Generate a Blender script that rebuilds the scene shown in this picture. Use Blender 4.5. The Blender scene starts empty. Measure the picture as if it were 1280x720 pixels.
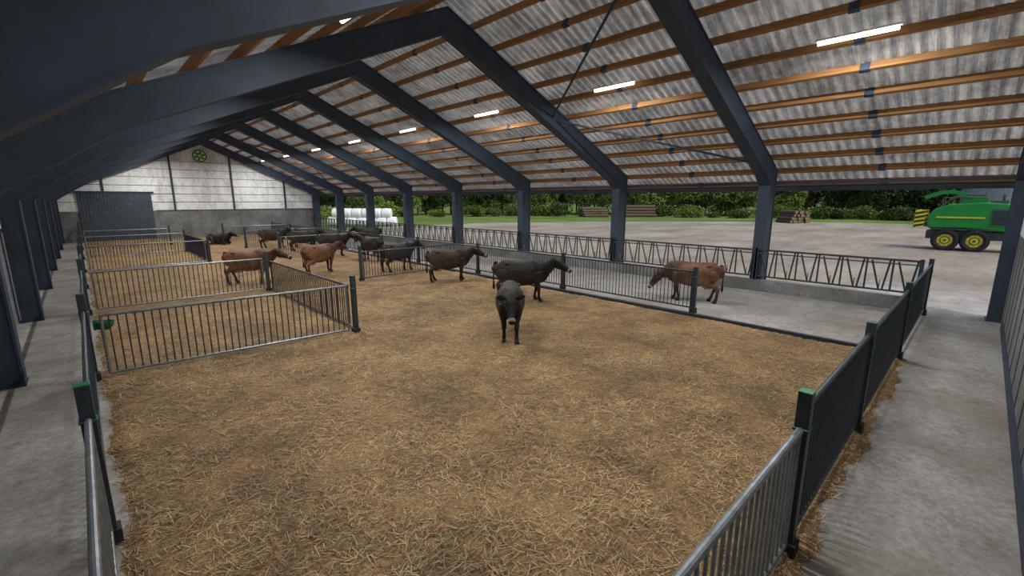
import bpy, bmesh, math, random
import numpy as np
from mathutils import Vector, Matrix, kdtree
H=3.3
random.seed(7); np.random.seed(7)
C=bpy.context.scene.collection
# ---------------------------------------------------------------- materials
def newmat(name):
    m=bpy.data.materials.new(name); m.use_nodes=True
    nt=m.node_tree; b=nt.nodes['Principled BSDF']; return m,nt,b
def ramp(nt,fac,stops):
    r=nt.nodes.new('ShaderNodeValToRGB'); e=r.color_ramp.elements
    while len(e)<len(stops): e.new(.5)
    for i,(p,c) in enumerate(stops):
        e[i].position=p; e[i].color=(*c,1)
    nt.links.new(fac,r.inputs[0]); return r.outputs[0]
def noise(nt,scale,detail=4,rough=.6,sc=None,obj=True,rot=None):
    tc=nt.nodes.new('ShaderNodeTexCoord'); mp=nt.nodes.new('ShaderNodeMapping')
    if sc: mp.inputs['Scale'].default_value=sc
    if rot: mp.inputs['Rotation'].default_value=rot
    nt.links.new(tc.outputs['Object'],mp.inputs[0])
    n=nt.nodes.new('ShaderNodeTexNoise'); n.inputs['Scale'].default_value=scale
    n.inputs['Detail'].default_value=detail; n.inputs['Roughness'].default_value=rough
    nt.links.new(mp.outputs[0],n.inputs['Vector']); return n.outputs['Fac']
def mixc(nt,f,a,b,mode='MIX'):
    m=nt.nodes.new('ShaderNodeMix'); m.data_type='RGBA'; m.blend_type=mode
    if isinstance(f,(int,float)): m.inputs[0].default_value=f
    else: nt.links.new(f,m.inputs[0])
    for s,i in ((a,6),(b,7)):
        if isinstance(s,tuple): m.inputs[i].default_value=(*s,1)
        else: nt.links.new(s,m.inputs[i])
    return m.outputs[2]
def bump(nt,b,h,st=.3,d=.02):
    n=nt.nodes.new('ShaderNodeBump'); n.inputs['Strength'].default_value=st; n.inputs['Distance'].default_value=d
    nt.links.new(h,n.inputs['Height']); nt.links.new(n.outputs[0],b.inputs['Normal'])
def simple(name,c,c2=None,scale=3,rough=.6,metal=0,bs=0,sc=None,detail=5):
    m,nt,b=newmat(name)
    b.inputs['Roughness'].default_value=rough; b.inputs['Metallic'].default_value=metal
    c2=c2 or tuple(x*.7 for x in c)
    n=noise(nt,scale,detail,.65,sc)
    nt.links.new(ramp(nt,n,[(.32,c2),(.66,c)]),b.inputs['Base Color'])
    if bs: bump(nt,b,n,bs)
    return m
M={}
M['navy']=simple('painted_steel_navy',(.030,.050,.080),(.017,.031,.050),1.6,.66,0,.05,None,9)
M['dark']=simple('fence_steel_dark',(.045,.060,.075),(.024,.034,.044),6,.45,.3)
M['galv']=simple('galvanised_steel',(.30,.33,.35),(.16,.18,.20),8,.42,.7)
M['black']=simple('black_rubber',(.02,.02,.02),(.01,.01,.01),8,.7)
M['green']=simple('green_plastic',(.008,.16,.06),(.008,.11,.04),5,.5)
M['wood']=simple('purlin_wood',(.36,.18,.062),(.21,.095,.03),4,.8,0,.1,(6,.5,6))
M['white']=simple('white_wrap',(.80,.82,.82),(.62,.64,.65),3,.35)
M['bark']=simple('bark',(.13,.09,.06),(.06,.04,.03),9,.9,0,.4)
M['logend']=simple('log_end',(.26,.18,.11),(.16,.11,.07),9,.9)
M['mgreen']=simple('machine_green',(.015,.28,.045),(.012,.21,.03),1.5,.35)
M['yellow']=simple('rim_yellow',(.80,.68,.03),(.65,.52,.02),3,.4)
M['grey']=simple('machine_grey',(.10,.11,.11),(.05,.05,.055),5,.5)
M['red']=simple('hazard_red',(.6,.03,.02),(.5,.02,.02),3,.5)
M['glass']=simple('tinted_glass',(.02,.03,.035),(.015,.02,.025),2,.08)
M['door']=simple('door_sheet',(.06,.08,.11),(.035,.05,.07),3,.5,.0)
def concrete(name,c1,c2,stain,sc=.8):
    m,nt,b=newmat(name)
    n1=noise(nt,sc,8,.7); n2=noise(nt,sc*14,6,.75); n3=noise(nt,sc*.45,5,.6,(1,1,1)); n4=noise(nt,sc*2.2,8,.82)
    base=ramp(nt,n1,[(.33,c2),(.62,c1)])
    fine=ramp(nt,n2,[(.3,(.55,.55,.55)),(.7,(1.18,1.17,1.15))])
    o=mixc(nt,1.0,base,fine,'MULTIPLY')
    o=mixc(nt,ramp(nt,n3,[(.46,(0,0,0)),(.62,(.7,.7,.7))]),o,stain)
    o=mixc(nt,ramp(nt,n4,[(.51,(0,0,0)),(.62,(.7,.7,.7))]),o,stain)
    nt.links.new(o,b.inputs['Base Color']); b.inputs['Roughness'].default_value=.85
    bump(nt,b,n2,.25,.01); return m
M['conc']=concrete('concrete_floor',(.43,.42,.40),(.30,.29,.275),(.19,.16,.125))
M['concwall']=concrete('concrete_wall',(.26,.27,.27),(.15,.16,.16),(.10,.10,.10),.9)
M['panel']=simple('grey_wall_panel',(.24,.25,.26),(.14,.15,.16),1.4,.75,0,.1,(1,1,3))
m,nt,b=newmat('white_siding'); n=noise(nt,.7,8,.75,(1,1,.35)); n2=noise(nt,9,5,.7)
o=ramp(nt,n,[(.36,(.54,.55,.55)),(.52,(.93,.95,.96))]); o=mixc(nt,1.,o,ramp(nt,n2,[(.3,(.76,.76,.76)),(.6,(1,1,1))]),'MULTIPLY')
nt.links.new(o,b.inputs['Base Color']); b.inputs['Roughness'].default_value=.6; M['siding']=m
m,nt,b=newmat('corrugated_roof_sheet'); n=noise(nt,.7,9,.78,(1,.8,1)); n2=noise(nt,5,6,.75,(.25,2.2,.25)); n3=noise(nt,.25,4,.6)
o=ramp(nt,n,[(.38,(.29,.29,.285)),(.60,(.66,.66,.64))])
o=mixc(nt,1.,o,ramp(nt,n2,[(.34,(.50,.50,.50)),(.6,(1.05,1.05,1.05))]),'MULTIPLY')
o=mixc(nt,1.,o,ramp(nt,n3,[(.38,(.80,.80,.79)),(.6,(1.0,1.0,1.0))]),'MULTIPLY')
nt.links.new(o,b.inputs['Base Color']); b.inputs['Roughness'].default_value=.75
tr=nt.nodes.new('ShaderNodeBsdfTranslucent'); nt.links.new(mixc(nt,1.,o,(1.0,.97,.92),'MULTIPLY'),tr.inputs[0]); mx=nt.nodes.new('ShaderNodeMixShader'); mx.inputs[0].default_value=.36
nt.links.new(b.outputs[0],mx.inputs[1]); nt.links.new(tr.outputs[0],mx.inputs[2]); nt.links.new(mx.outputs[0],nt.nodes['Material Output'].inputs[0]); M['roof']=m
m,nt,b=newmat('straw_bed')
n=noise(nt,.6,7,.7); n2=noise(nt,14,6,.8,(1,4,1),rot=(0,0,.6)); n3=noise(nt,16,6,.8,(4,1,1),rot=(0,0,.3)); n4=noise(nt,2.6,6,.75)
o=ramp(nt,n,[(.34,(.165,.105,.047)),(.60,(.32,.21,.10))])
o=mixc(nt,1.,o,ramp(nt,n2,[(.36,(.42,.40,.38)),(.64,(1.75,1.7,1.6))]),'MULTIPLY')
o=mixc(nt,1.,o,ramp(nt,n3,[(.36,(.52,.50,.48)),(.64,(1.5,1.47,1.42))]),'MULTIPLY')
o=mixc(nt,ramp(nt,n4,[(.52,(0,0,0)),(.70,(.55,.55,.55))]),o,(.10,.07,.042))
nt.links.new(o,b.inputs['Base Color']); b.inputs['Roughness'].default_value=.9; bump(nt,b,n2,.6,.03); M['straw']=m
m,nt,b=newmat('straw_stalk'); g=nt.nodes.new('ShaderNodeNewGeometry')
n=noise(nt,.6,7,.7)
o=ramp(nt,g.outputs['Random Per Island'],[(0,(.11,.07,.032)),(.55,(.33,.22,.10)),(1,(.74,.56,.30))])
o=mixc(nt,1.,o,ramp(nt,n,[(.36,(.60,.58,.56)),(.6,(1.1,1.1,1.1))]),'MULTIPLY')
nt.links.new(o,b.inputs['Base Color']); b.inputs['Roughness'].default_value=.7; M['stalk']=m
m,nt,b=newmat('gravel_yard'); n=noise(nt,.12,8,.7); n2=noise(nt,3,8,.8); n3=noise(nt,.35,7,.7,(.25,1,1))
o=ramp(nt,n,[(.35,(.23,.20,.155)),(.62,(.38,.34,.28))]); o=mixc(nt,1.,o,ramp(nt,n2,[(.3,(.65,.65,.65)),(.7,(1.25,1.25,1.25))]),'MULTIPLY')
o=mixc(nt,1.,o,ramp(nt,n3,[(.38,(.78,.78,.78)),(.6,(1.05,1.05,1.05))]),'MULTIPLY')
nt.links.new(o,b.inputs['Base Color']); b.inputs['Roughness'].default_value=.95; b.inputs['Specular IOR Level'].default_value=.1; M['gravel']=m
m,nt,b=newmat('grass_ground'); n=noise(nt,.1,8,.7); n2=noise(nt,4,8,.8)
o=ramp(nt,n,[(.35,(.075,.125,.03)),(.62,(.155,.225,.055))]); o=mixc(nt,1.,o,ramp(nt,n2,[(.3,(.6,.6,.6)),(.7,(1.25,1.25,1.2))]),'MULTIPLY')
nt.links.new(o,b.inputs['Base Color']); b.inputs['Roughness'].default_value=.95; b.inputs['Specular IOR Level'].default_value=.1; M['grass']=m
def leafmat(name,a,c):
    m,nt,b=newmat(name); g=nt.nodes.new('ShaderNodeNewGeometry')
    oi=nt.nodes.new('ShaderNodeObjectInfo')
    o=ramp(nt,g.outputs['Random Per Island'],[(0,a),(1,c)])
    o=mixc(nt,1.,o,ramp(nt,oi.outputs['Random'],[(0,(.40,.45,.48)),(1,(1.25,1.15,.95))]),'MULTIPLY')
    nt.links.new(o,b.inputs['Base Color']); b.inputs['Roughness'].default_value=.7; b.inputs['Specular IOR Level'].default_value=.2
    return m
M['leaf']=leafmat('leaves',(.026,.050,.014),(.11,.165,.038))
M['leaf2']=leafmat('leaves_light',(.055,.10,.02),(.20,.29,.065))
m,nt,b=newmat('lamp_tube'); b.inputs['Emission Color'].default_value=(1,.98,.95,1); b.inputs['Emission Strength'].default_value=4; M['lamp']=m
m,nt,b=newmat('cow_hide'); at=nt.nodes.new('ShaderNodeVertexColor'); at.layer_name='Col'
n=noise(nt,2.8,6,.65); n2=noise(nt,45,4,.7,(.35,1,1)); n3=noise(nt,160,2,.6,(.3,1,1))
o=mixc(nt,1.,at.outputs['Color'],ramp(nt,n,[(.36,(.55,.53,.51)),(.66,(1.8,1.7,1.6))]),'MULTIPLY')
o=mixc(nt,1.,o,ramp(nt,n2,[(.3,(.75,.75,.75)),(.7,(1.2,1.2,1.2))]),'MULTIPLY')
nt.links.new(o,b.inputs['Base Color']); b.inputs['Roughness'].default_value=.55; b.inputs['Specular IOR Level'].default_value=.25; bump(nt,b,n3,.35,.006); M['hide']=m
m,nt,b=newmat('eye_gloss'); b.inputs['Base Color'].default_value=(.006,.005,.005,1); b.inputs['Roughness'].default_value=.08; M['eye']=m
# ---------------------------------------------------------------- mesh builder
class MB:
    def __init__(s): s.v=[]; s.f=[]; s.m=[]; s.mats=[]
    def mi(s,k):
        if k not in s.mats: s.mats.append(k)
        return s.mats.index(k)
    def add(s,vs,fs,k):
        o=len(s.v); i=s.mi(k); s.v+= [tuple(x) for x in vs]
        for f in fs: s.f.append([q+o for q in f]); s.m.append(i)
    def box(s,lo,hi,k):
        x0,y0,z0=lo; x1,y1,z1=hi
        s.add([(x0,y0,z0),(x1,y0,z0),(x1,y1,z0),(x0,y1,z0),(x0,y0,z1),(x1,y0,z1),(x1,y1,z1),(x0,y1,z1)],
              [(0,3,2,1),(4,5,6,7),(0,1,5,4),(1,2,6,5),(2,3,7,6),(3,0,4,7)],k)
    def beam(s,p,q,w,h,k,up=(0,0,1)):
        p=Vector(p);q=Vector(q);d=(q-p).normalized();u=Vector(up)
        r=d.cross(u); 
        if r.length<1e-4: r=Vector((1,0,0))
        r.normalize();u=r.cross(d)
        vs=[]
        for e in (p,q):
            for a,c in ((-1,-1),(1,-1),(1,1),(-1,1)): vs.append(e+r*a*w/2+u*c*h/2)
        s.add(vs,[(0,1,2,3),(7,6,5,4),(0,4,5,1),(1,5,6,2),(2,6,7,3),(3,7,4,0)],k)
    def cyl(s,p,q,r,k,n=8,r2=None):
        p=Vector(p);q=Vector(q);r2=r if r2 is None else r2
        d=(q-p).normalized();a=d.orthogonal().normalized();b=d.cross(a);vs=[]
        for e,rr in ((p,r),(q,r2)):
            for i in range(n):
                t=2*math.pi*i/n; vs.append(e+(a*math.cos(t)+b*math.sin(t))*rr)
        fs=[(i,(i+1)%n,n+(i+1)%n,n+i) for i in range(n)]+[tuple(range(n-1,-1,-1)),tuple(range(n,2*n))]
        s.add(vs,fs,k)
    def prism(s,poly,axis,a,b,k):
        n=len(poly)
        mk=(lambda p,t:(p[0],t,p[1])) if axis=='y' else ((lambda p,t:(t,p[0],p[1])))
        vs=[mk(p,a) for p in poly]+[mk(p,b) for p in poly]
        s.add(vs,[tuple(range(n)),tuple(range(2*n-1,n-1,-1))]+[(i,n+i,n+(i+1)%n,(i+1)%n) for i in range(n)],k)
    def obj(s,name,smooth=False,parent=None,loc=(0,0,0),rz=0,bev=0):
        me=bpy.data.meshes.new(name); me.from_pydata(s.v,[],s.f)
        for k in s.mats: me.materials.append(M[k])
        me.polygons.foreach_set('material_index',s.m)
        bm=bmesh.new(); bm.from_mesh(me); bmesh.ops.recalc_face_normals(bm,faces=bm.faces[:]); bm.to_mesh(me); bm.free()
        if smooth:
            me.polygons.foreach_set('use_smooth',[True]*len(me.polygons))
        o=bpy.data.objects.new(name,me); C.objects.link(o); o.location=loc; o.rotation_euler=(0,0,rz)
        if parent: o.parent=parent
        if bev:
            bv=o.modifiers.new('bevel','BEVEL'); bv.width=bev; bv.segments=2; bv.limit_method='ANGLE'
        return o
def h(*a): return tuple(x*H for x in a)
# ---------------------------------------------------------------- building
RX=2.58*H; SL=.449
def zb(x): return 2.46*H-SL*abs(x-RX)
XL,XR=-.46*H,5.58*H
frames=[(-.19+1.88*i)*H for i in range(9)]; frames[8]-=.06*H
YB=14.93*H; YF=-.215*H
FD=.205*H
def frame(y):
    mb=MB(); cl=.115*H; cr_=.18*H
    inner=[(XL+cl,0),(XL+cl,1.00*H),(.27*H,zb(.27*H)),(RX,zb(RX)),
           (XR-cr_-.16*H,zb(XR-cr_-.16*H)),(XR-cr_,zb(XR-cr_)-.04*H),(XR-cr_,0)]
    outer=[(XR,0),(XR,zb(XR)+FD),(RX,zb(RX)+FD),(XL,zb(XL)+FD),(XL,0)]
    IL=[(XL,0),inner[0],inner[1],inner[2],inner[3],(RX,zb(RX)+FD),(XL,zb(XL)+FD)]
    IR=[(XR,0),(XR,zb(XR)+FD),(RX,zb(RX)+FD),inner[3],inner[4],inner[5],inner[6]]
    w=.050*H
    mb.prism(IL,'y',y-w,y+w,'navy'); mb.prism(IR,'y',y-w,y+w,'navy')
    fw=.117*H; ft=.012*H
    for pl in (inner,outer):
        for a,b in zip(pl[:-1],pl[1:]):
            mb.beam((a[0],y,a[1]),(b[0],y,b[1]),ft,fw,'navy',up=(0,1,0))
    mb.box((XL-.03,y-fw*.6,0),(XL+cl+.03,y+fw*.6,.03),'navy'); mb.box((XR-cr_-.03,y-fw*.6,0),(XR+.03,y+fw*.6,.03),'navy')
    return mb.obj('steel_portal_frame')
for y in frames: frame(y)
mb=MB()
y0,y1=-.32*H,15.0*H
for k in range(-12,13):
    x=RX+k*.28*H
    if k==0: continue
    z=zb(x)+FD+.033*H
    sgn=1 if k>0 else -1
    up=Vector((sgn*SL,0,1)).normalized()
    mb.beam((x,y0,z),(x,y1,z),.030*H,.054*H,'wood',up=up)
    yy=frames[0]+.94*H
    while yy<y1:
        mb.beam((x,yy-.10,z-.008),(x,yy+.10,z-.008),.12,.195,'navy',up=up); yy+=1.88*H
mb.obj('roof_purlins')
per=.26; n=int((y1-y0)/per*6); ys=np.linspace(y0-.3,y1+.3,n)
off=FD+.068*H
xs=[RX+k*(3.42*H)/6 for k in range(-6,7)]
vs=[];fs=[]
for j,yv in enumerate(ys):
    w=.034*math.sin(2*math.pi*yv/per)
    for x in xs: vs.append((x,yv,zb(x)+off+w))
nx=len(xs)
for j in range(n-1):
    for i in range(nx-1): fs.append((j*nx+i,j*nx+i+1,(j+1)*nx+i+1,(j+1)*nx+i))
mb=MB(); mb.add(vs,fs,'roof'); mb.obj('ceiling')
mb=MB()
xe=RX+3.40*H
for x in (xe,RX-3.40*H): mb.box((x-.05,y0,zb(x)+.17*H),(x+.09,y1,zb(x)+off-.04),'navy')
mb.box((XR-.02,y0,1.165*H),(XR+.08,y1,1.195*H),'navy')
mb.obj('trim_eaves_gutter')
mb=MB()
def rod(p,q): mb.cyl(h(*p),h(*q),.038,'navy',8)
for a,b in ((1.69,3.57),(12.97,11.09)):
    rod((4.03,b,1.90),(5.30,a,1.36)); rod((4.03,b,1.90),(2.72,a,2.50))
mb.obj('roof_bracing_rods')
# walls
mb=MB()
mb.box((XL-.20,YF-.25,0),(XL-.08,YB,.76*H),'panel')
yy=YF-.1
while yy<YB: mb.box((XL-.08,yy,0.0),(XL-.06,yy+.03,.76*H),'navy'); yy+=.47*H
mb.box((XL-.20,YF-.25,.76*H),(XL-.08,YB,zb(XL)+off-.14),'siding')
mb.box((XL-.08,YF-.25,.745*H),(XL-.045,YB,.77*H),'wood')
mb.obj('wall_left')
def gable(y0,y1):
    mb=MB()
    mb.box((XL-.08,y0,0),(XR+.1,y1,.73*H),'concwall')
    mb.prism([(XL-.08,.73*H),(XR+.1,.73*H),(XR+.1,zb(XR)+off-.09),(RX,zb(RX)+off-.05),(XL-.08,zb(XL)+off-.11)],'y',y0+.03,y1,'siding')
    return mb
mb=gable(YB,YB+.25)
for z in (.95,1.16,1.37,1.58,1.79,2.0):
    hw=min((2.46+.25-z)/.449,3.0)
    mb.box((RX-hw*H,YB-.005,z*H-.014),(RX+hw*H,YB+.04,z*H+.014),'grey')
for x in (.48,1.86,3.24,4.62):
    mb.box((x*H-.07,YB-.06,.73*H if x>1 else 1.22*H),(x*H+.07,YB+.04,zb(x*H)+off-.1),'navy')
mb.box((1.46*H,YB-.03,.715*H),(XR,YB+.02,.745*H),'grey')
x=1.5*H
while x<XR: mb.box((x,YB-.006,0),(x+.03,YB+.02,.72*H),'grey'); x+=.62*H
mb.obj('wall_back')
mb=MB(); mb.box((0,YB-.10,0.01),(1.39*H,YB-.01,1.18*H),'door')
for i in range(24): mb.box((i*.0579*H+.02,YB-.13,.03),(i*.0579*H+.10,YB-.10,1.17*H),'door')
mb.box((-.15,YB-.16,1.18*H),(1.45*H,YB-.01,1.21*H),'navy'); mb.obj('door_1')
mb=MB(); cx,cz=2.55*H,2.17*H
mb.cyl((cx,YB-.10,cz),(cx,YB-.0,cz),.50,'white',32); 
for i in range(32):
    a=i*math.pi/16;b=(i+1)*math.pi/16
    mb.beam((cx+.5*math.cos(a),YB-.1,cz+.5*math.sin(a)),(cx+.5*math.cos(b),YB-.1,cz+.5*math.sin(b)),.06,.08,'navy')
for i in range(6):
    a=i*math.pi/3; mb.beam((cx+.1*math.cos(a),YB-.13,cz+.1*math.sin(a)),(cx+.42*math.cos(a+.35),YB-.13,cz+.42*math.sin(a+.35)),.16,.03,'mgreen',up=(0,1,0))
mb.cyl((cx,YB-.16,cz),(cx,YB-.1,cz),.12,'yellow',16); mb.obj('gable_fan_vent')
mb=gable(YF-.25,YF)
x=XL
while x<XR: mb.box((x,YF,0),(x+.02,YF+.012,.72*H),'grey'); x+=.31*H
mb.box((XL,YF,0),(5.1*H,YF+.03,.07*H),'navy')
mb.obj('wall_front')
mb=MB(); mb.box((XL-.19,YF-.3,-.2),(XR+.05,YB+.2,0),'conc'); mb.obj('floor')
mb=MB(); mb.box((XR+.06,YF-3,-.2),(7.2*H,.9*H,-.012),'conc'); mb.obj('concrete_apron')
# straw bedding
sx0,sx1,sy0,sy1=-.02*H,3.69*H,.255*H,YB-.15
nxs,nys=170,620
gx=np.linspace(sx0-.15,sx1,nxs); gy=np.linspace(sy0-.30,sy1,nys)
X,Y=np.meshgrid(gx,gy)
def wav(a,ph): return .5*np.sin(a*2.1+ph)+.3*np.sin(a*5.3+ph*2)+.25*np.sin(a*11.7+ph*3)
eL=sx0-.02+.07*wav(Y,1.0); eF=sy0-.12+.10*wav(X,2.2)
d=np.minimum(X-eL,Y-eF)
Z=np.clip(d,-.05,.14)/.14*.05
bmp=.010*np.sin(X*3.1+np.sin(Y*1.7)*2)+.010*np.sin(Y*4.3+np.sin(X*2.3)*2)+.006*np.random.randn(*X.shape)
Z=Z+np.where(d>.1,bmp,bmp*.3)
vs=np.stack([X,Y,Z],-1).reshape(-1,3)
idx=np.arange(nxs*nys).reshape(nys,nxs)
f=np.stack([idx[:-1,:-1],idx[:-1,1:],idx[1:,1:],idx[1:,:-1]],-1).reshape(-1,4)
me=bpy.data.meshes.new('straw_bedding'); me.from_pydata(vs.tolist(),[],f.tolist()); me.materials.append(M['straw'])
me.polygons.foreach_set('use_smooth',[True]*len(me.polygons))
bed=bpy.data.objects.new('straw_bedding',me); C.objects.link(bed)
def stalks(n,x0,x1,y0,y1,lmin,lmax,w):
    x=np.random.uniform(x0,x1,n); y=np.random.uniform(y0,y1,n)
    dd=np.minimum(x-(sx0-.02+.07*wav(y,1.)),y-(sy0-.12+.10*wav(x,2.2)))
    k=dd>-.02; x=x[k];y=y[k];dd=dd[k];n=len(x)
    z=np.clip(dd,0,.14)/.14*.05+.004+np.random.uniform(0,.022,n)
    a=np.random.uniform(0,math.pi*2,n); L=np.random.uniform(lmin,lmax,n)/2; tz=np.random.uniform(-.012,.012,n)
    dx=np.cos(a)*L;dy=np.sin(a)*L; px=-np.sin(a)*w/2;py=np.cos(a)*w/2
    q=np.stack([np.stack([x-dx-px,y-dy-py,z-tz],-1),np.stack([x+dx-px,y+dy-py,z+tz],-1),np.stack([x+dx+px,y+dy+py,z+tz],-1),np.stack([x-dx+px,y-dy+py,z-tz],-1)],1)
    return q.reshape(-1,3)
vv=np.concatenate([stalks(120000,sx0-.1,sx1-.08,sy0-.25,3.6*H,.04,.17,.0058),stalks(60000,sx0-.1,sx1-.08,3.0*H,8*H,.06,.22,.010),stalks(15000,sx0,sx1-.08,8*H,sy1-.1,.1,.25,.018)])
nv=len(vv); me=bpy.data.meshes.new('loose_straw')
me.vertices.add(nv); me.vertices.foreach_set('co',vv.ravel())
me.loops.add(nv); me.loops.foreach_set('vertex_index',np.arange(nv,dtype=np.int32))
me.polygons.add(nv//4); me.polygons.foreach_set('loop_start',np.arange(0,nv,4,dtype=np.int32))
me.update(calc_edges=True); me.materials.append(M['stalk'])
o=bpy.data.objects.new('loose_stalks',me); C.objects.link(o); o.parent=bed
mb=MB(); mb.box((3.70*H,.30*H,0),(3.735*H,YB-.02,.12),'dark'); mb.obj('bedding_curb')
mb=MB(); mb.box((5.36*H,.30*H,0),(5.395*H,YB-.02,.13*H),'concwall'); mb.obj('feed_curb_wall')
# ---------------------------------------------------------------- fences
def post(x,y,ht,col='dark',base=0):
    mb=MB(); s=.055
    mb.box((-s,-s,.0),(s,s,ht),col); mb.box((-s-.004,-s-.004,ht-.008),(s+.004,s+.004,ht+.004),'green')
    mb.box((-s-.03,-s-.03,0),(s+.03,s+.03,.16),'black')
    mb.box((-s-.012,-s-.012,ht*.78),(s+.012,s+.012,ht*.78+.025),'green')
    mb.obj('fence_post',loc=(x,y,base),bev=.006)
def gate(p,q,z0,z1,rail='dark',bar='dark',sp=.125,name='livestock_gate',rr=.028,br=.012):
    mb=MB(); p=Vector((p[0],p[1],0));q=Vector((q[0],q[1],0));L=(q-p).length;d=(q-p)/L
    o=p.copy()
    P=lambda t,z:(d*t)+Vector((0,0,z))
    mb.cyl(P(0,z1),P(L,z1),rr,rail,12); mb.cyl(P(0,z0),P(L,z0),rr*.85,rail,10)
    mb.cyl(P(0.02,z0),P(0.02,z1),rr*.85,rail,10); mb.cyl(P(L-.02,z0),P(L-.02,z1),rr*.85,rail,10)
    n=max(2,int(L/sp))
    for i in range(1,n): mb.cyl(P(L*i/n,z0),P(L*i/n,z1),br,bar,6)
    for z in (z0+.12,z1-.12):
        for t in (-.03,L-.03): mb.cyl(P(t,z),P(t+.06,z),.018,'galv',6)
    return mb.obj(name,loc=o,smooth=False)
yN=.262*H
for x in (-.06,1.34,2.33,3.66,5.28): post(x*H,yN,.50*H)
gate((-.06*H+.09,yN),(1.34*H-.09,yN),.17,.395*H,'galv','galv',rr=.032,br=.014)
for a,b in ((1.34,2.33),(2.33,3.66),(3.66,5.28)):
    gate((a*H+.08,yN),(b*H-.08,yN),.17,.45*H,'dark','dark',sp=.11)
xl=-.06*H; ps=[.262,1.66,3.33,5.35,7.0,8.6,10.6,12.6,14.8]
for y in ps[1:]: post(xl,y*H,.50*H)
for a,b in zip(ps[:-1],ps[1:]):
    k='galv' if a<1 else 'dark'
    gate((xl,a*H+.09),(xl,b*H-.09),.17,.40*H,k,'dark' if a>1 else 'galv')
for i,y in enumerate((3.30,5.35,8.4,10.6,12.6)):
    gate((.0*H,y*H),(1.36*H,y*H-(.10*H if i==0 else 0)),.15 if i else .13,.375*H,'galv','dark',rr=.03)
    post(1.40*H,y*H-(.12*H if i==0 else 0),.45*H)
gate((1.40*H,3.28*H),(1.40*H,5.2*H),.15,.36*H,'dark','dark'); 
gate((1.40*H,8.5*H),(1.40*H,10.5*H),.15,.36*H,'dark','dark')
for y in (5.25,8.4,10.6,12.6):
    post(2.43*H,y*H,.45*H); gate((2.46*H,y*H),(3.86*H,y*H),.15,.37*H,'galv' if y>5.3 else 'dark','dark')
ys_=[1.70+1.52*i for i in range(9)]
for y in ys_: post(3.88*H,y*H,.42*H)
for a,b in zip(ys_[:-1],ys_[1:]): gate((3.88*H,a*H+.07),(3.88*H,b*H-.07),.16,.375*H,'dark','dark')
def feed(yA,yB):
    mb=MB(); z0,z1=.56,.46*H; L=yB-yA
    mb.cyl((0,0,z1),(0,L,z1),.032,'dark',10); mb.cyl((0,0,z0),(0,L,z0),.03,'dark',10)
    mb.cyl((0,0,z1-.12),(0,L,z1-.12),.02,'dark',8)
    n=max(1,round(L/.66)); s=L/n
    for i in range(n+1): mb.cyl((0,i*s,z0),(0,i*s,z1),.027,'dark',8)
    for i in range(n):
        y=i*s
        mb.cyl((0,y+s*.30,z0),(0,y+s*.12,z1),.027,'dark',8)
        mb.cyl((0,y+s*.42,z0),(0,y+s*.82,z1-.05),.027,'dark',8)
        mb.cyl((0,y+s*.42,z0),(0,y+s*.42,z0+.3),.014,'galv',6)
    for y in (0,L): mb.box((-.05,y-.05,0.131*H),(.05,y+.05,z1+.06),'dark')
    mb.obj('feed_fence',loc=(5.375*H,yA,0))
edges=sorted([.32*H]+[f for f in frames[1:]]+[YB-.1])
for a,b in zip(edges[:-1],edges[1:]):
    if b-a>1: feed(a+.02,b-.02)
mb=MB(); n=16
for (r1,z1),(r2,z2) in zip([(.10,0),(.19,.10),(.21,.2),(.18,.2)],[(.19,.10),(.21,.2),(.18,.2),(.13,.06)]):
    vs=[(r*.7*math.cos(2*math.pi*i/n),r*.6*math.sin(2*math.pi*i/n),z*.8) for r,z in ((r1,z1),(r2,z2)) for i in range(n)]
    mb.add(vs,[(i,(i+1)%n,n+(i+1)%n,n+i) for i in range(n)],'green')
mb.cyl((0,0,0),(0,0,.02),.07,'green',16); mb.cyl((0,0,.05),(0,0,.06),.08,'glass',16); mb.box((-.17,-.05,.02),(-.06,.05,.20),'green'); mb.obj('water_bowl',loc=(.02*H,3.45*H,.86))
# ---------------------------------------------------------------- lamps
for i in range(8):
    y=frames[0]+.94*H+i*1.88*H
    for s in (1,-1):
        x=RX+s*1.28*H; z=zb(x)+FD-.10
        mb=MB(); mb.cyl((0,-.72,0),(0,.72,0),.045,'lamp',12); mb.box((-.06,-.76,.045),(.06,.76,.08),'siding')
        lo=mb.obj('tube_lamp',loc=(x,y,z))
        ld=bpy.data.lights.new('tube_glow','AREA'); ld.shape='RECTANGLE'; ld.size=.10; ld.size_y=1.4; ld.energy=215; ld.color=(1,.98,.96)
        l=bpy.data.objects.new('tube_glow',ld); C.objects.link(l); l.parent=lo; l.location=(0,0,-.06)
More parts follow.
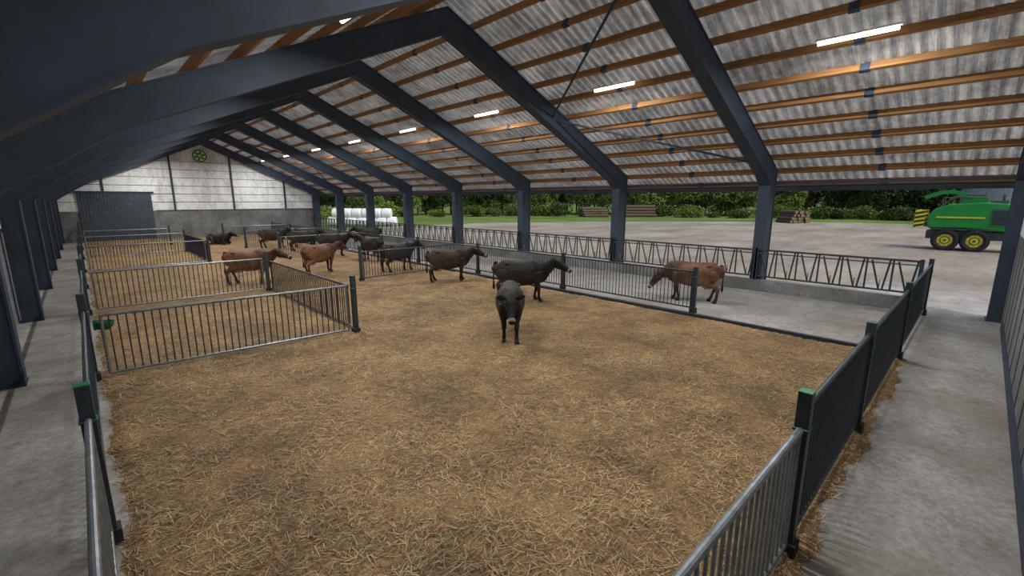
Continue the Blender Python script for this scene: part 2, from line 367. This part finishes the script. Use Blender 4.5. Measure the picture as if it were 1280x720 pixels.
# ---------------------------------------------------------------- cows
def cr(pts,n):
    P=[np.array(p,float) for p in pts]; P=[2*P[0]-P[1]]+P+[2*P[-1]-P[-2]]; out=[]
    for i in range(1,len(P)-2):
        for j in range(n):
            t=j/n; a,b,c,d=P[i-1],P[i],P[i+1],P[i+2]
            out.append(.5*((2*b)+(-a+c)*t+(2*a-5*b+4*c-d)*t*t+(-a+3*b-3*c+d)*t**3))
    out.append(P[-2]); return out
def tube(acc,pts,part,seg=18,n=4,sup=1.0):
    R=cr(pts,n); c=[Vector(r[:3]) for r in R]; base=len(acc['v'])
    N=len(R); prev=None
    for i in range(N):
        t=(c[min(i+1,N-1)]-c[max(i-1,0)]).normalized()
        if prev is None:
            side=Vector((0,0,1)).cross(t)
            if side.length<.3: side=Vector((0,1,0))
            side.normalize()
            if side.y<0: side=-side
        else: side=(prev-t*prev.dot(t)).normalized()
        prev=side; up=t.cross(side)
        for k in range(seg):
            a=2*math.pi*k/seg; ca,sa=math.cos(a),math.sin(a)
            ca=math.copysign(abs(ca)**sup,ca); sa=math.copysign(abs(sa)**sup,sa)
            acc['v'].append(c[i]+side*ca*max(R[i][4],.004)+up*sa*max(R[i][3],.004)); acc['p'].append(part)
    for i in range(N-1):
        for k in range(seg):
            a=base+i*seg+k; b=base+i*seg+(k+1)%seg
            acc['f'].append((a,b,b+seg,a+seg))
    acc['f'].append(tuple(base+k for k in range(seg-1,-1,-1))); acc['f'].append(tuple(base+(N-1)*seg+k for k in range(seg)))
def blob(acc,c,r,part):
    n=10; pts=[]
    for i in range(n+1):
        t=math.pi*i/n; q=max(math.sin(t),.02); pts.append((c[0]-r[0]*math.cos(t),c[1],c[2],r[2]*q,r[1]*q))
    tube(acc,pts,part,14,1)
def cow_mesh(name,poll,hd,scheme,feet=((0,0),(0,0),(0,0),(0,0)),lying=False,tailx=0):
    acc={'v':[],'f':[],'p':[]}
    dz=-.47 if lying else 0
    T=[(-.84,.0,1.16,.05,.07),(-.81,0,1.10,.17,.17),(-.72,0,1.05,.265,.235),(-.56,0,1.01,.325,.265),(-.38,0,.95,.37,.30),(-.15,0,.905,.40,.35),(.08,0,.90,.40,.355),(.28,0,.925,.385,.31),(.46,0,.95,.375,.26),(.60,0,.97,.335,.21),(.70,0,.98,.23,.15),(.75,0,.98,.09,.07)]
    tube(acc,[(a,b,c+dz,d,e) for a,b,c,d,e in T],'body',22,4,.90)
    poll=Vector(poll)+Vector((0,0,dz)); hd=Vector(hd).normalized()
    b0=Vector((.40,0,1.03+dz)); b1=Vector((.68,0,1.04+dz))
    mid=(b1+poll)/2+Vector((0,0,-.04))
    tube(acc,[(*b0,.27,.19),(*b1,.255,.16),(*mid,.195,.12),(*poll,.13,.10),(*(poll+hd*.05),.11,.09)],'neck',18,4)
    tube(acc,[(.50,0,.70+dz,.12,.10),(.64,0,.73+dz,.13,.07),(.77,0,.86+dz,.11,.045),(.85,0,.98+dz,.08,.03)],'neck',12,3)
    P=lambda t:poll+hd*t*1.12
    k=1.12
    H0=[(-.05,.06,.06),(.0,.10,.090),(.07,.12,.110),(.15,.12,.114),(.23,.102,.090),(.32,.082,.068),(.40,.074,.062),(.46,.074,.074),(.51,.066,.072),(.545,.045,.055),(.56,.02,.03)]
    tube(acc,[(*P(t),hh*k,hw*k) for t,hh,hw in H0],'head',18,3)
    up=hd.cross(Vector((0,1,0)));  up.normalize()
    if up.z<0: up=-up
    side=up.cross(hd).normalized()
    tube(acc,[(*(P(.06)-up*.10),.065,.065),(*(P(.16)-up*.105),.06,.062),(*(P(.30)-up*.075),.042,.044),(*(P(.45)-up*.055),.034,.046)],'head',12,3)
    for s in (1,-1):
        e0=poll+hd*.02+side*s*.07+up*.035
        d1=(side*s*.95-hd*.12+up*.10)
        tube(acc,[(*e0,.03,.03),(*(e0+d1*.07),.047,.026),(*(e0+d1*.14),.074,.022),(*(e0+d1*.21-up*.01),.060,.018),(*(e0+d1*.28-up*.025),.016,.012)],'ear',12,3)
        blob(acc,P(.13)+side*s*.096+up*.06,(.045,.030,.032),'head')
        blob(acc,P(.515)+side*s*.038+up*.036,(.025,.022,.02),'head')
    if not lying:
        for i,s in enumerate((1,-1)):
            fx,fy=feet[i]; y=.15*s
            tube(acc,[(.47,y*1.1,.95,.20,.11),(.49,y*1.2,.77,.165,.105),(.51,y*1.12,.63,.105,.085),(.52+fx*.3,y,.50,.071,.064),(.53+fx*.5,y,.42,.065,.063),(.525+fx*.6,y,.35,.052,.050),(.515+fx*.8,y,.21,.040,.040),(.52+fx*.9,y,.125,.052,.050),(.54+fx,y,.07,.049,.047),(.555+fx,y,.055,.064,.058),(.565+fx,y,.0,.077,.064)],'leg',14,3)
            fx,fy=feet[i+2]; y=.165*s
            tube(acc,[(-.56,y*.9,1.05,.23,.13),(-.53,y*1.15,.87,.245,.13),(-.49,y*1.2,.73,.205,.115),(-.55,y*1.12,.63,.14,.092),(-.65+fx*.3,y*1.05,.55,.090,.066),(-.73+fx*.4,y,.48,.075,.055),(-.725+fx*.5,y,.41,.060,.050),(-.70+fx*.8,y,.26,.043,.041),(-.68+fx*.9,y,.14,.054,.050),(-.655+fx,y,.075,.049,.047),(-.64+fx,y,.055,.064,.058),(-.63+fx,y,.0,.077,.064)],'leg',14,3)
        blob(acc,(-.44,0,.60),(.24,.17,.17),'udder')
        for x in (-.36,-.52):
            for s in (1,-1): tube(acc,[(x,.07*s,.51,.03,.03),(x,.075*s,.445,.02,.02),(x,.075*s,.405,.014,.014)],'udder',8,2)
    else:
        for s in (1,-1):
            tube(acc,[(.50,.16*s,.42,.17,.12),(.56,.26*s,.22,.12,.10),(.68,.26*s,.10,.07,.065),(.50,.30*s,.06,.055,.05),(.36,.30*s,.05,.06,.055)],'leg',12,3)
            tube(acc,[(-.50,.15*s,.50,.22,.14),(-.30,.32*s,.30,.19,.13),(-.15,.40*s,.14,.10,.09),(-.45,.42*s,.07,.07,.065),(-.25,.46*s,.05,.06,.055)],'leg',12,3)
        blob(acc,(-.45,.1,.16),(.2,.16,.12),'udder')
    for s in (1,-1):
        blob(acc,(-.44,.20*s,1.215+dz),(.10,.065,.06),'body'); blob(acc,(-.77,.115*s,1.14+dz),(.065,.055,.065),'body')
        blob(acc,(.40,.12*s,1.11+dz),(.17,.10,.21),'body')
    tz=[1.23,1.225,1.09,.84,.60,.47,.36]
    if lying: tz=[.76,.75,.5,.3,.14,.08,.06]
    tx=[-.76,-.845,-.885,-.885,-.88,-.88,-.88]
    tube(acc,[(tx[i],tailx*i/6,tz[i],r,r) for i,r in enumerate([.04,.032,.024,.021,.026,.045,.02])],'tail',8,3)
    me=bpy.data.meshes.new(name+'_src'); me.from_pydata([tuple(v) for v in acc['v']],[],acc['f'])
    bm=bmesh.new(); bm.from_mesh(me); bmesh.ops.recalc_face_normals(bm,faces=bm.faces[:]); bm.to_mesh(me); bm.free()
    o=bpy.data.objects.new('tmp',me); C.objects.link(o)
    r=o.modifiers.new('r','REMESH'); r.mode='VOXEL'; r.voxel_size=.015
    sm=o.modifiers.new('s','SMOOTH'); sm.factor=.5; sm.iterations=5
    dg=bpy.context.evaluated_depsgraph_get(); dg.update()
    out=bpy.data.meshes.new_from_object(o.evaluated_get(dg)); bpy.data.objects.remove(o)
    out.name=name
    kd=kdtree.KDTree(len(acc['v']))
    for i,v in enumerate(acc['v']): kd.insert(v,i)
    kd.balance()
    ca=out.color_attributes.new('Col','FLOAT_COLOR','POINT')
    body,dark,belly=map(np.array,scheme); pink=np.array((.36,.19,.15))
    cols=[]
    for v in out.vertices:
        co=v.co; _,i,_=kd.find(co); p=acc['p'][i]; z=co.z-dz
        if p in('body','neck') or (p=='leg' and (z>.58 or lying)) or (p=='tail' and z>1.08):
            t=max(0,min(1,(z-.60)/.25)); c=belly*(1-t)+body*t
            u=max(0,min(1,(co.x-.15)/.55)); c=c*(1-u*.85)+dark*u*.85
            if abs(co.y)<.06 and z>1.2 and co.x<.4: c=c*.8+belly*.2
        elif p in('head','ear'):
            t=(co-poll).dot(hd)/1.12; c=dark*.85+body*.15
            if p=='ear': c=dark*.9
            elif t>.50: c=np.array((.012,.011,.011))
            elif t>.44: c=np.array((.42,.37,.31))*.55
        elif p=='leg':
            t=max(0,min(1,(z-.25)/.33)); c=dark*(1-t)+(body*.6+belly*.4)*t
            if co.z<.055: c=np.array((.015,.013,.012))
        elif p=='udder': c=pink
        else: c=dark*.6
        cols+=list(c)+[1]
    ca.data.foreach_set('color',cols)
    out.materials.clear(); out.materials.append(M['hide']); out.materials.append(M['eye'])
    bm=bmesh.new(); bm.from_mesh(out)
    for s in (1,-1):
        r=bmesh.ops.create_uvsphere(bm,u_segments=10,v_segments=8,radius=.026,matrix=Matrix.Translation(P(.135)+side*s*.112+up*.06))
        for v in r['verts']:
            for f in v.link_faces: f.material_index=1
    bm.to_mesh(out); bm.free()
    out.polygons.foreach_set('use_smooth',[True]*len(out.polygons))
    return out
BLK=((.020,.017,.015),(.008,.0075,.007),(.034,.028,.023))
DKB=((.034,.024,.018),(.010,.009,.008),(.06,.042,.03))
BRN=((.125,.060,.033),(.045,.025,.016),(.19,.11,.065))
f1=((.05,0),(-.08,0),(.10,0),(-.06,0)); f2=((-.1,0),(.06,0),(-.05,0),(.12,0))
m_front=cow_mesh('cow_black',(1.02,0,1.20),(.58,.04,-.81),BLK,f1)
m_blkR=cow_mesh('cow_blackside',(1.04,.03,1.28),(.85,-.1,-.52),BLK,f2)
m_brnGraze=cow_mesh('cow_browngraze',(1.08,.05,.88),(.50,.1,-.85),BRN,f2,tailx=.05)
m_dkb=cow_mesh('cow_darkbrown',(1.04,-.05,1.27),(.85,-.15,-.47),DKB,f1)
m_brn=cow_mesh('cow_brown',(1.04,-.05,1.25),(.88,-.1,-.44),BRN,f1)
m_lie=cow_mesh('cow_lying',(.98,.05,1.30),(.85,.2,-.40),BLK,lying=True)
def cow(me,x,y,deg,s=1.0):
    o=bpy.data.objects.new('cow',me); C.objects.link(o); o.location=(x*H,y*H,.045 if x<3.7 else 0); o.rotation_euler=(0,0,math.radians(deg)); o.scale=(s,)*3
cow(m_front,2.17,2.29,227,.98)
cow(m_blkR,3.07,3.08,-48,1.03)
cow(m_brnGraze,4.36,1.93,112,1.0)
cow(m_dkb,3.20,4.48,-28,1.0)
cow(m_blkR,3.15,5.62,5,1.0)
cow(m_brn,2.29,6.2,20,1.0)
cow(m_brn,1.38,5.98,-35,1.02)
cow(m_blkR,3.2,8.0,-40,1.0)
cow(m_dkb,4.7,9.6,150,1.0)
cow(m_dkb,2.85,10.2,-30,1.0)
cow(m_blkR,3.4,10.0,150,1.0)
cow(m_lie,2.2,11.9,-50)
cow(m_blkR,3.4,6.9,100,1.0)
cow(m_blkR,3.1,9.2,-20,1.0)
# ---------------------------------------------------------------- outside
mb=MB(); mb.add([(-200,-150,-.06),(400,-150,-.06),(400,400,-.06),(-200,400,-.06)],[(0,1,2,3)],'grass'); mb.obj('ground_grass')
mb=MB(); pts=[(XR+.05,-80,-.03),(19*H,-80,-.03),(27*H,-20,-.03),(25*H,5*H,-.03),(20*H,11*H,-.03),(13.5*H,15.5*H,-.03),(8*H,16*H,-.03),(XR+.05,16*H,-.03)]
mb.add(pts,[tuple(range(len(pts)))],'gravel'); mb.obj('gravel_yard')
def leafcloud(acc_v,acc_f,center,rad,n,size):
    d=np.random.randn(n,3); d/=np.linalg.norm(d,axis=1)[:,None]; r=np.random.uniform(.55,1,n)**.6
    c=np.array(center)+d*r[:,None]*np.array(rad)
    a=np.random.randn(n,3); a/=np.linalg.norm(a,axis=1)[:,None]; b=np.cross(a,np.random.randn(n,3)); b/=np.linalg.norm(b,axis=1)[:,None]
    s=np.random.uniform(.6,1.3,n)[:,None]*size
    q=np.stack([c-a*s,c-b*s*.55,c+a*s,c+b*s*.55],1).reshape(-1,3)
    o=len(acc_v); acc_v+=q.tolist(); acc_f+=[(o+4*i,o+4*i+1,o+4*i+2,o+4*i+3) for i in range(n)]
def treemesh(seed,ht,leafk,low=.3):
    np.random.seed(seed); random.seed(seed); mb=MB()
    mb.cyl((0,0,0),(.2,.1,ht*.55),.22,'bark',9,.13); mb.cyl((.2,.1,ht*.55),(.1,0,ht*.95),.13,'bark',8,.03)
    v=[];f=[]
    for i in range(16):
        z=ht*random.uniform(low,.95); rr=(1.15-z/ht)*ht*.33+.6; a=random.uniform(0,6.28); r=rr*random.uniform(.3,1)
        c=(r*math.cos(a),r*math.sin(a),z)
        mb.cyl((.1,.05,z*.8),c,.06,'bark',5,.015)
        leafcloud(v,f,c,(rr*.6,rr*.6,rr*.5),330,.22)
    mb.add(v,f,leafk); o=mb.obj('tree'); me=o.data; bpy.data.objects.remove(o); return me
def bushmesh(seed,leafk):
    np.random.seed(seed); random.seed(seed); mb=MB(); v=[];f=[]
    for i in range(7):
        c=(random.uniform(-1.3,1.3),random.uniform(-1,1),random.uniform(.4,1.3))
        mb.cyl((0,0,0),c,.04,'bark',5,.01); leafcloud(v,f,c,(.9,.9,.75),260,.13)
    mb.add(v,f,leafk); o=mb.obj('bush'); me=o.data; bpy.data.objects.remove(o); return me
trees=[treemesh(i,8+i*1.3,'leaf' if i%2 else 'leaf2',(.14,.30)[i%2]) for i in range(4)]
bushes=[bushmesh(20+i,'leaf' if i%2 else 'leaf2') for i in range(3)]
def group(name):
    e=bpy.data.objects.new(name,None); C.objects.link(e); return e
tg=group('tree_row'); bg=group('bush_row')
random.seed(3)
line=[(31,-12),(32,-2),(31,6),(28,15),(22,22),(13,27),(6,28),(-2,30)]
def along(t):
    t=t*(len(line)-1); i=min(int(t),len(line)-2); u=t-i
    return (line[i][0]*(1-u)+line[i+1][0]*u, line[i][1]*(1-u)+line[i+1][1]*u)
for k in range(140):
    x,y=along(k/139); o=bpy.data.objects.new('tree',random.choice(trees)); C.objects.link(o); o.parent=tg
    o.location=((x+random.uniform(-.3,5))*H,(y+random.uniform(-.5,3.5))*H,-.06); o.rotation_euler=(0,0,random.uniform(0,6.28)); s=random.uniform(.8,1.3); o.scale=(s,s,s)
for k in range(70):
    x,y=along(k/69); o=bpy.data.objects.new('bush',random.choice(bushes)); C.objects.link(o); o.parent=bg
    o.location=((x-random.uniform(.3,2.6))*H,(y-random.uniform(.3,1.6))*H,-.06); o.rotation_euler=(0,0,random.uniform(0,6.28)); s=random.uniform(.7,1.7); o.scale=(s,s,s*random.uniform(.7,1))
def logs(x,y,rz,n,L,r):
    mb=MB(); random.seed(int(x*10))
    row=n; z=r; k=0
    while row>0 and k<4:
        for i in range(row):
            rr=r*random.uniform(.8,1.1); yy=(i-(row-1)/2)*r*2+random.uniform(-.03,.03); e=random.uniform(-.2,.2)
            mb.cyl((-L/2+e,yy,z),(L/2+e,yy,z),rr,'bark',10); mb.cyl((-L/2+e-.01,yy,z),(-L/2+e+.01,yy,z),rr*.86,'logend',10)
            mb.cyl((L/2+e-.01,yy,z),(L/2+e+.01,yy,z),rr*.86,'logend',10)
        row-=1; z+=r*1.75; k+=1
    mb.obj('log_pile',loc=(x*H,y*H,-.05),rz=rz)
logs(23.4,6.0,.9,7,3.2,.25); logs(25.2,15.0,-.9,8,6.5,.32); logs(23.0,16.8,-.6,7,5.0,.26)
def bale(x,y,z,rz):
    mb=MB(); n=28; prof=[(0.0,-.58),(.50,-.60),(.60,-.54),(.625,-.42),(.625,.42),(.60,.54),(.50,.60),(0.0,.58)]
    vs=[];fs=[]
    for r,t in prof:
        for i in range(n): a=2*math.pi*i/n; vs.append((t,max(r,.01)*math.cos(a),max(r,.01)*math.sin(a)+.61))
    for j in range(len(prof)-1):
        for i in range(n): fs.append((j*n+i,j*n+(i+1)%n,(j+1)*n+(i+1)%n,(j+1)*n+i))
    mb.add(vs,fs,'white')
    return mb
bm_=bale(0,0,0,0); 
for lay,(num,z) in enumerate(((7,-.05),(6,1.02))):
    for i in range(num):
        t=(i-2.7+lay*.5)
        o=bm_.obj('wrapped_hay_bale',smooth=True,loc=(7.9*H+t*.92,16.9*H-t*.88,z),rz=math.radians(-44+random.uniform(-3,3)))
# ---------------------------------------------------------------- harvesting machine
E=group('forage_harvester')
def wheel(x,y,r,w):
    mb=MB(); n=36
    prof=[(r*.58,-w/2*.8),(r*.80,-w/2),(r*.95,-w/2*.93),(r,-w/2*.7),(r,w/2*.7),(r*.95,w/2*.93),(r*.80,w/2),(r*.58,w/2*.8)]
    vs=[(t,R*math.cos(2*math.pi*i/n),R*math.sin(2*math.pi*i/n)) for R,t in prof for i in range(n)]
    mb.add(vs,[(j*n+i,j*n+(i+1)%n,(j+1)*n+(i+1)%n,(j+1)*n+i) for j in range(len(prof)-1) for i in range(n)],'black')
    for i in range(22):
        a=2*math.pi*i/22
        mb.beam((-w/2*.9,r*1.0*math.cos(a),r*1.0*math.sin(a)),(0.02,r*1.0*math.cos(a+.16),r*1.0*math.sin(a+.16)),.05,.05,'black')
        mb.beam((w/2*.9,r*1.0*math.cos(a+.14),r*1.0*math.sin(a+.14)),(-.02,r*1.0*math.cos(a+.30),r*1.0*math.sin(a+.30)),.05,.05,'black')
    for s in (-1,1):
        mb.cyl((s*w*.28,0,0),(s*w*.34,0,0),r*.64,'yellow',28); mb.cyl((s*w*.34,0,0),(s*w*.42,0,0),r*.28,'yellow',20)
        mb.cyl((s*w*.33,0,0),(s*w*.35,0,0),r*.38,'grey',20); mb.cyl((s*w*.42,0,0),(s*w*.47,0,0),r*.12,'grey',14)
        for i in range(8):
            a=i*math.pi/4; mb.cyl((s*w*.345,r*.50*math.cos(a),r*.50*math.sin(a)),(s*w*.37,r*.50*math.cos(a),r*.50*math.sin(a)),.03,'grey',6)
    mb.obj('wheel',parent=E,loc=(x,y,r),smooth=False)
S=lambda s:-s+1.95
for xx in (-1.15,1.15):
    wheel(xx,S(1.72),.69,.5); wheel(xx,S(3.12),.69,.5)
wheel(-1.15,S(6.4),.75,.5); wheel(1.15,S(6.4),.75,.5)
mb=MB()
body=[(.75,1.45),(.65,2.2),(.95,2.75),(1.6,3.05),(3.2,3.18),(4.3,3.1),(5.0,2.7),(5.6,2.5),(6.6,2.35),(7.1,1.9),(7.15,1.3),(5.4,1.2),(4.2,1.35),(2.5,1.5)]
mb.prism([(S(a),b) for a,b in body],'x',-1.25,1.25,'mgreen')
mb.obj('body_shell',parent=E,bev=.10)
mb=MB()
mb.box((-.9,S(7.2),.75),(.9,S(.7),1.28),'grey'); mb.box((-1.2,S(4.2),1.38),(1.2,S(.9),1.46),'grey')
for s in (-1,1):
    mb.box((s*1.27-.02,S(4.9),1.75),(s*1.27+.02,S(3.7),2.75),'grey')
    for i in range(7): mb.box((s*1.28-.03,S(4.85),1.82+i*.13),(s*1.28+.03,S(3.75),1.86+i*.13),'black')
    mb.box((s*1.27-.02,S(3.4),2.15),(s*1.27+.02,S(1.1),2.24),'yellow')
mb.obj('chassis',parent=E)
mb=MB()
for s in (-1,1):
    x=s*.95
    mb.box((x-.32,S(.12),1.45),(x+.32,S(.04),2.65),'white')
    for i in range(5):
        z=1.47+i*.23; mb.prism([(x-.32,z),(x+.32,z+.0),(x+.32,z+.10),(x-.32,z+.10)],'y',S(.14),S(.03)+.03,'red' if i%2 else 'yellow')
    mb.box((x-.03,S(.7),1.9),(x+.03,S(.1),2.0),'grey'); mb.box((x-.03,S(.8),1.55),(x+.03,S(.1),1.65),'grey')
    mb.prism([(S(.02),1.5),(S(.55),1.5),(S(.55),2.65),(S(.02),2.65)],'x',s*1.29-.02,s*1.29+.02,'yellow')
    for i in range(4): 
        z=1.5+i*.28; mb.prism([(S(.03),z+.02),(S(.54),z+.14),(S(.54),z+.27),(S(.03),z+.15)],'x',s*1.29-.03,s*1.29+.03,'black')
mb.obj('hazard_boards',parent=E)
mb=MB()
prev=None
for i in range(15):
    t=i/14; p=(0,S(.3+3.1*t),3.15+.72*math.sin(math.pi*min(1,.15+t*.9)))
    if prev: mb.beam(prev,p,.36,.24,'mgreen'); 
    prev=p
mb.box((-.8,S(3.4),3.0),(.8,S(2.2),3.55),'mgreen'); mb.box((-.6,S(3.3),3.55),(.6,S(2.4),3.68),'grey')
mb.cyl((.7,S(4.1),3.0),(.7,S(4.1),3.7),.08,'grey',12); mb.cyl((-.8,S(1.2),2.9),(-.8,S(1.9),3.6),.05,'grey',8)
mb.cyl((-.8,S(1.9),3.6),(-.8,S(2.7),3.5),.05,'grey',8); mb.box((-1.0,S(4.3),3.05),(.3,S(3.5),3.3),'grey')
for x in (-1.1,1.1):
    mb.cyl((x,S(1.3),2.9),(x,S(1.3),3.5),.025,'grey',6); mb.cyl((x,S(3.3),3.0),(x,S(3.3),3.5),.025,'grey',6); mb.cyl((x,S(1.3),3.5),(x,S(3.3),3.5),.025,'grey',6)
mb.obj('discharge_chute',parent=E,bev=.02)
mb=MB()
mb.prism([(S(5.4),2.4),(S(5.45),3.55),(S(6.9),3.55),(S(7.1),2.3)],'x',-.85,.85,'glass'); mb.box((-.95,S(7.0),3.55),(.95,S(5.35),3.7),'mgreen')
for x in(-.87,.87):
    for s in (5.42,6.95): mb.beam((x,S(s),2.35),(x,S(s),3.56),.08,.08,'black')
mb.obj('cab',parent=E,bev=.03)
E.location=(13.06*H,1.42,-.03)
mb=MB(); mb.cyl((0,0,0),(0,0,5.5),3.2,'galv',40); mb.cyl((0,0,5.5),(0,0,7),3.25,'galv',40,.3)
for i in range(11): mb.cyl((0,0,.25+i*.5),(0,0,.3+i*.5),3.24,'galv',40)
mb.obj('grain_silo',loc=(25*H,-.2*H,-.05))
# ---------------------------------------------------------------- light
w=bpy.data.worlds.new('sky'); bpy.context.scene.world=w; w.use_nodes=True; nt=w.node_tree
sky=nt.nodes.new('ShaderNodeTexSky'); sky.sky_type='NISHITA'; sky.sun_disc=False; sky.sun_elevation=math.radians(48); sky.sun_rotation=math.radians(150); sky.air_density=1.0; sky.dust_density=3
bgn=nt.nodes['Background']; nt.links.new(sky.outputs[0],bgn.inputs[0]); bgn.inputs[1].default_value=.17
sd=bpy.data.lights.new('sun','SUN'); sd.energy=2.0; sd.angle=math.radians(2.5); sd.color=(1,.94,.85)
so=bpy.data.objects.new('sun',sd); C.objects.link(so); so.rotation_euler=(math.radians(40),math.radians(-14),0)
# ---------------------------------------------------------------- camera
cd=bpy.data.cameras.new('camera'); cd.sensor_width=36; cd.lens=558/1280*36; cd.clip_end=2000; cd.clip_start=.02
co=bpy.data.objects.new('camera',cd); C.objects.link(co); co.location=(0,0,H)
co.rotation_euler=(math.radians(90-11.15),0,math.radians(-43.70)); bpy.context.scene.camera=co
bpy.context.scene.view_settings.view_transform='Standard'
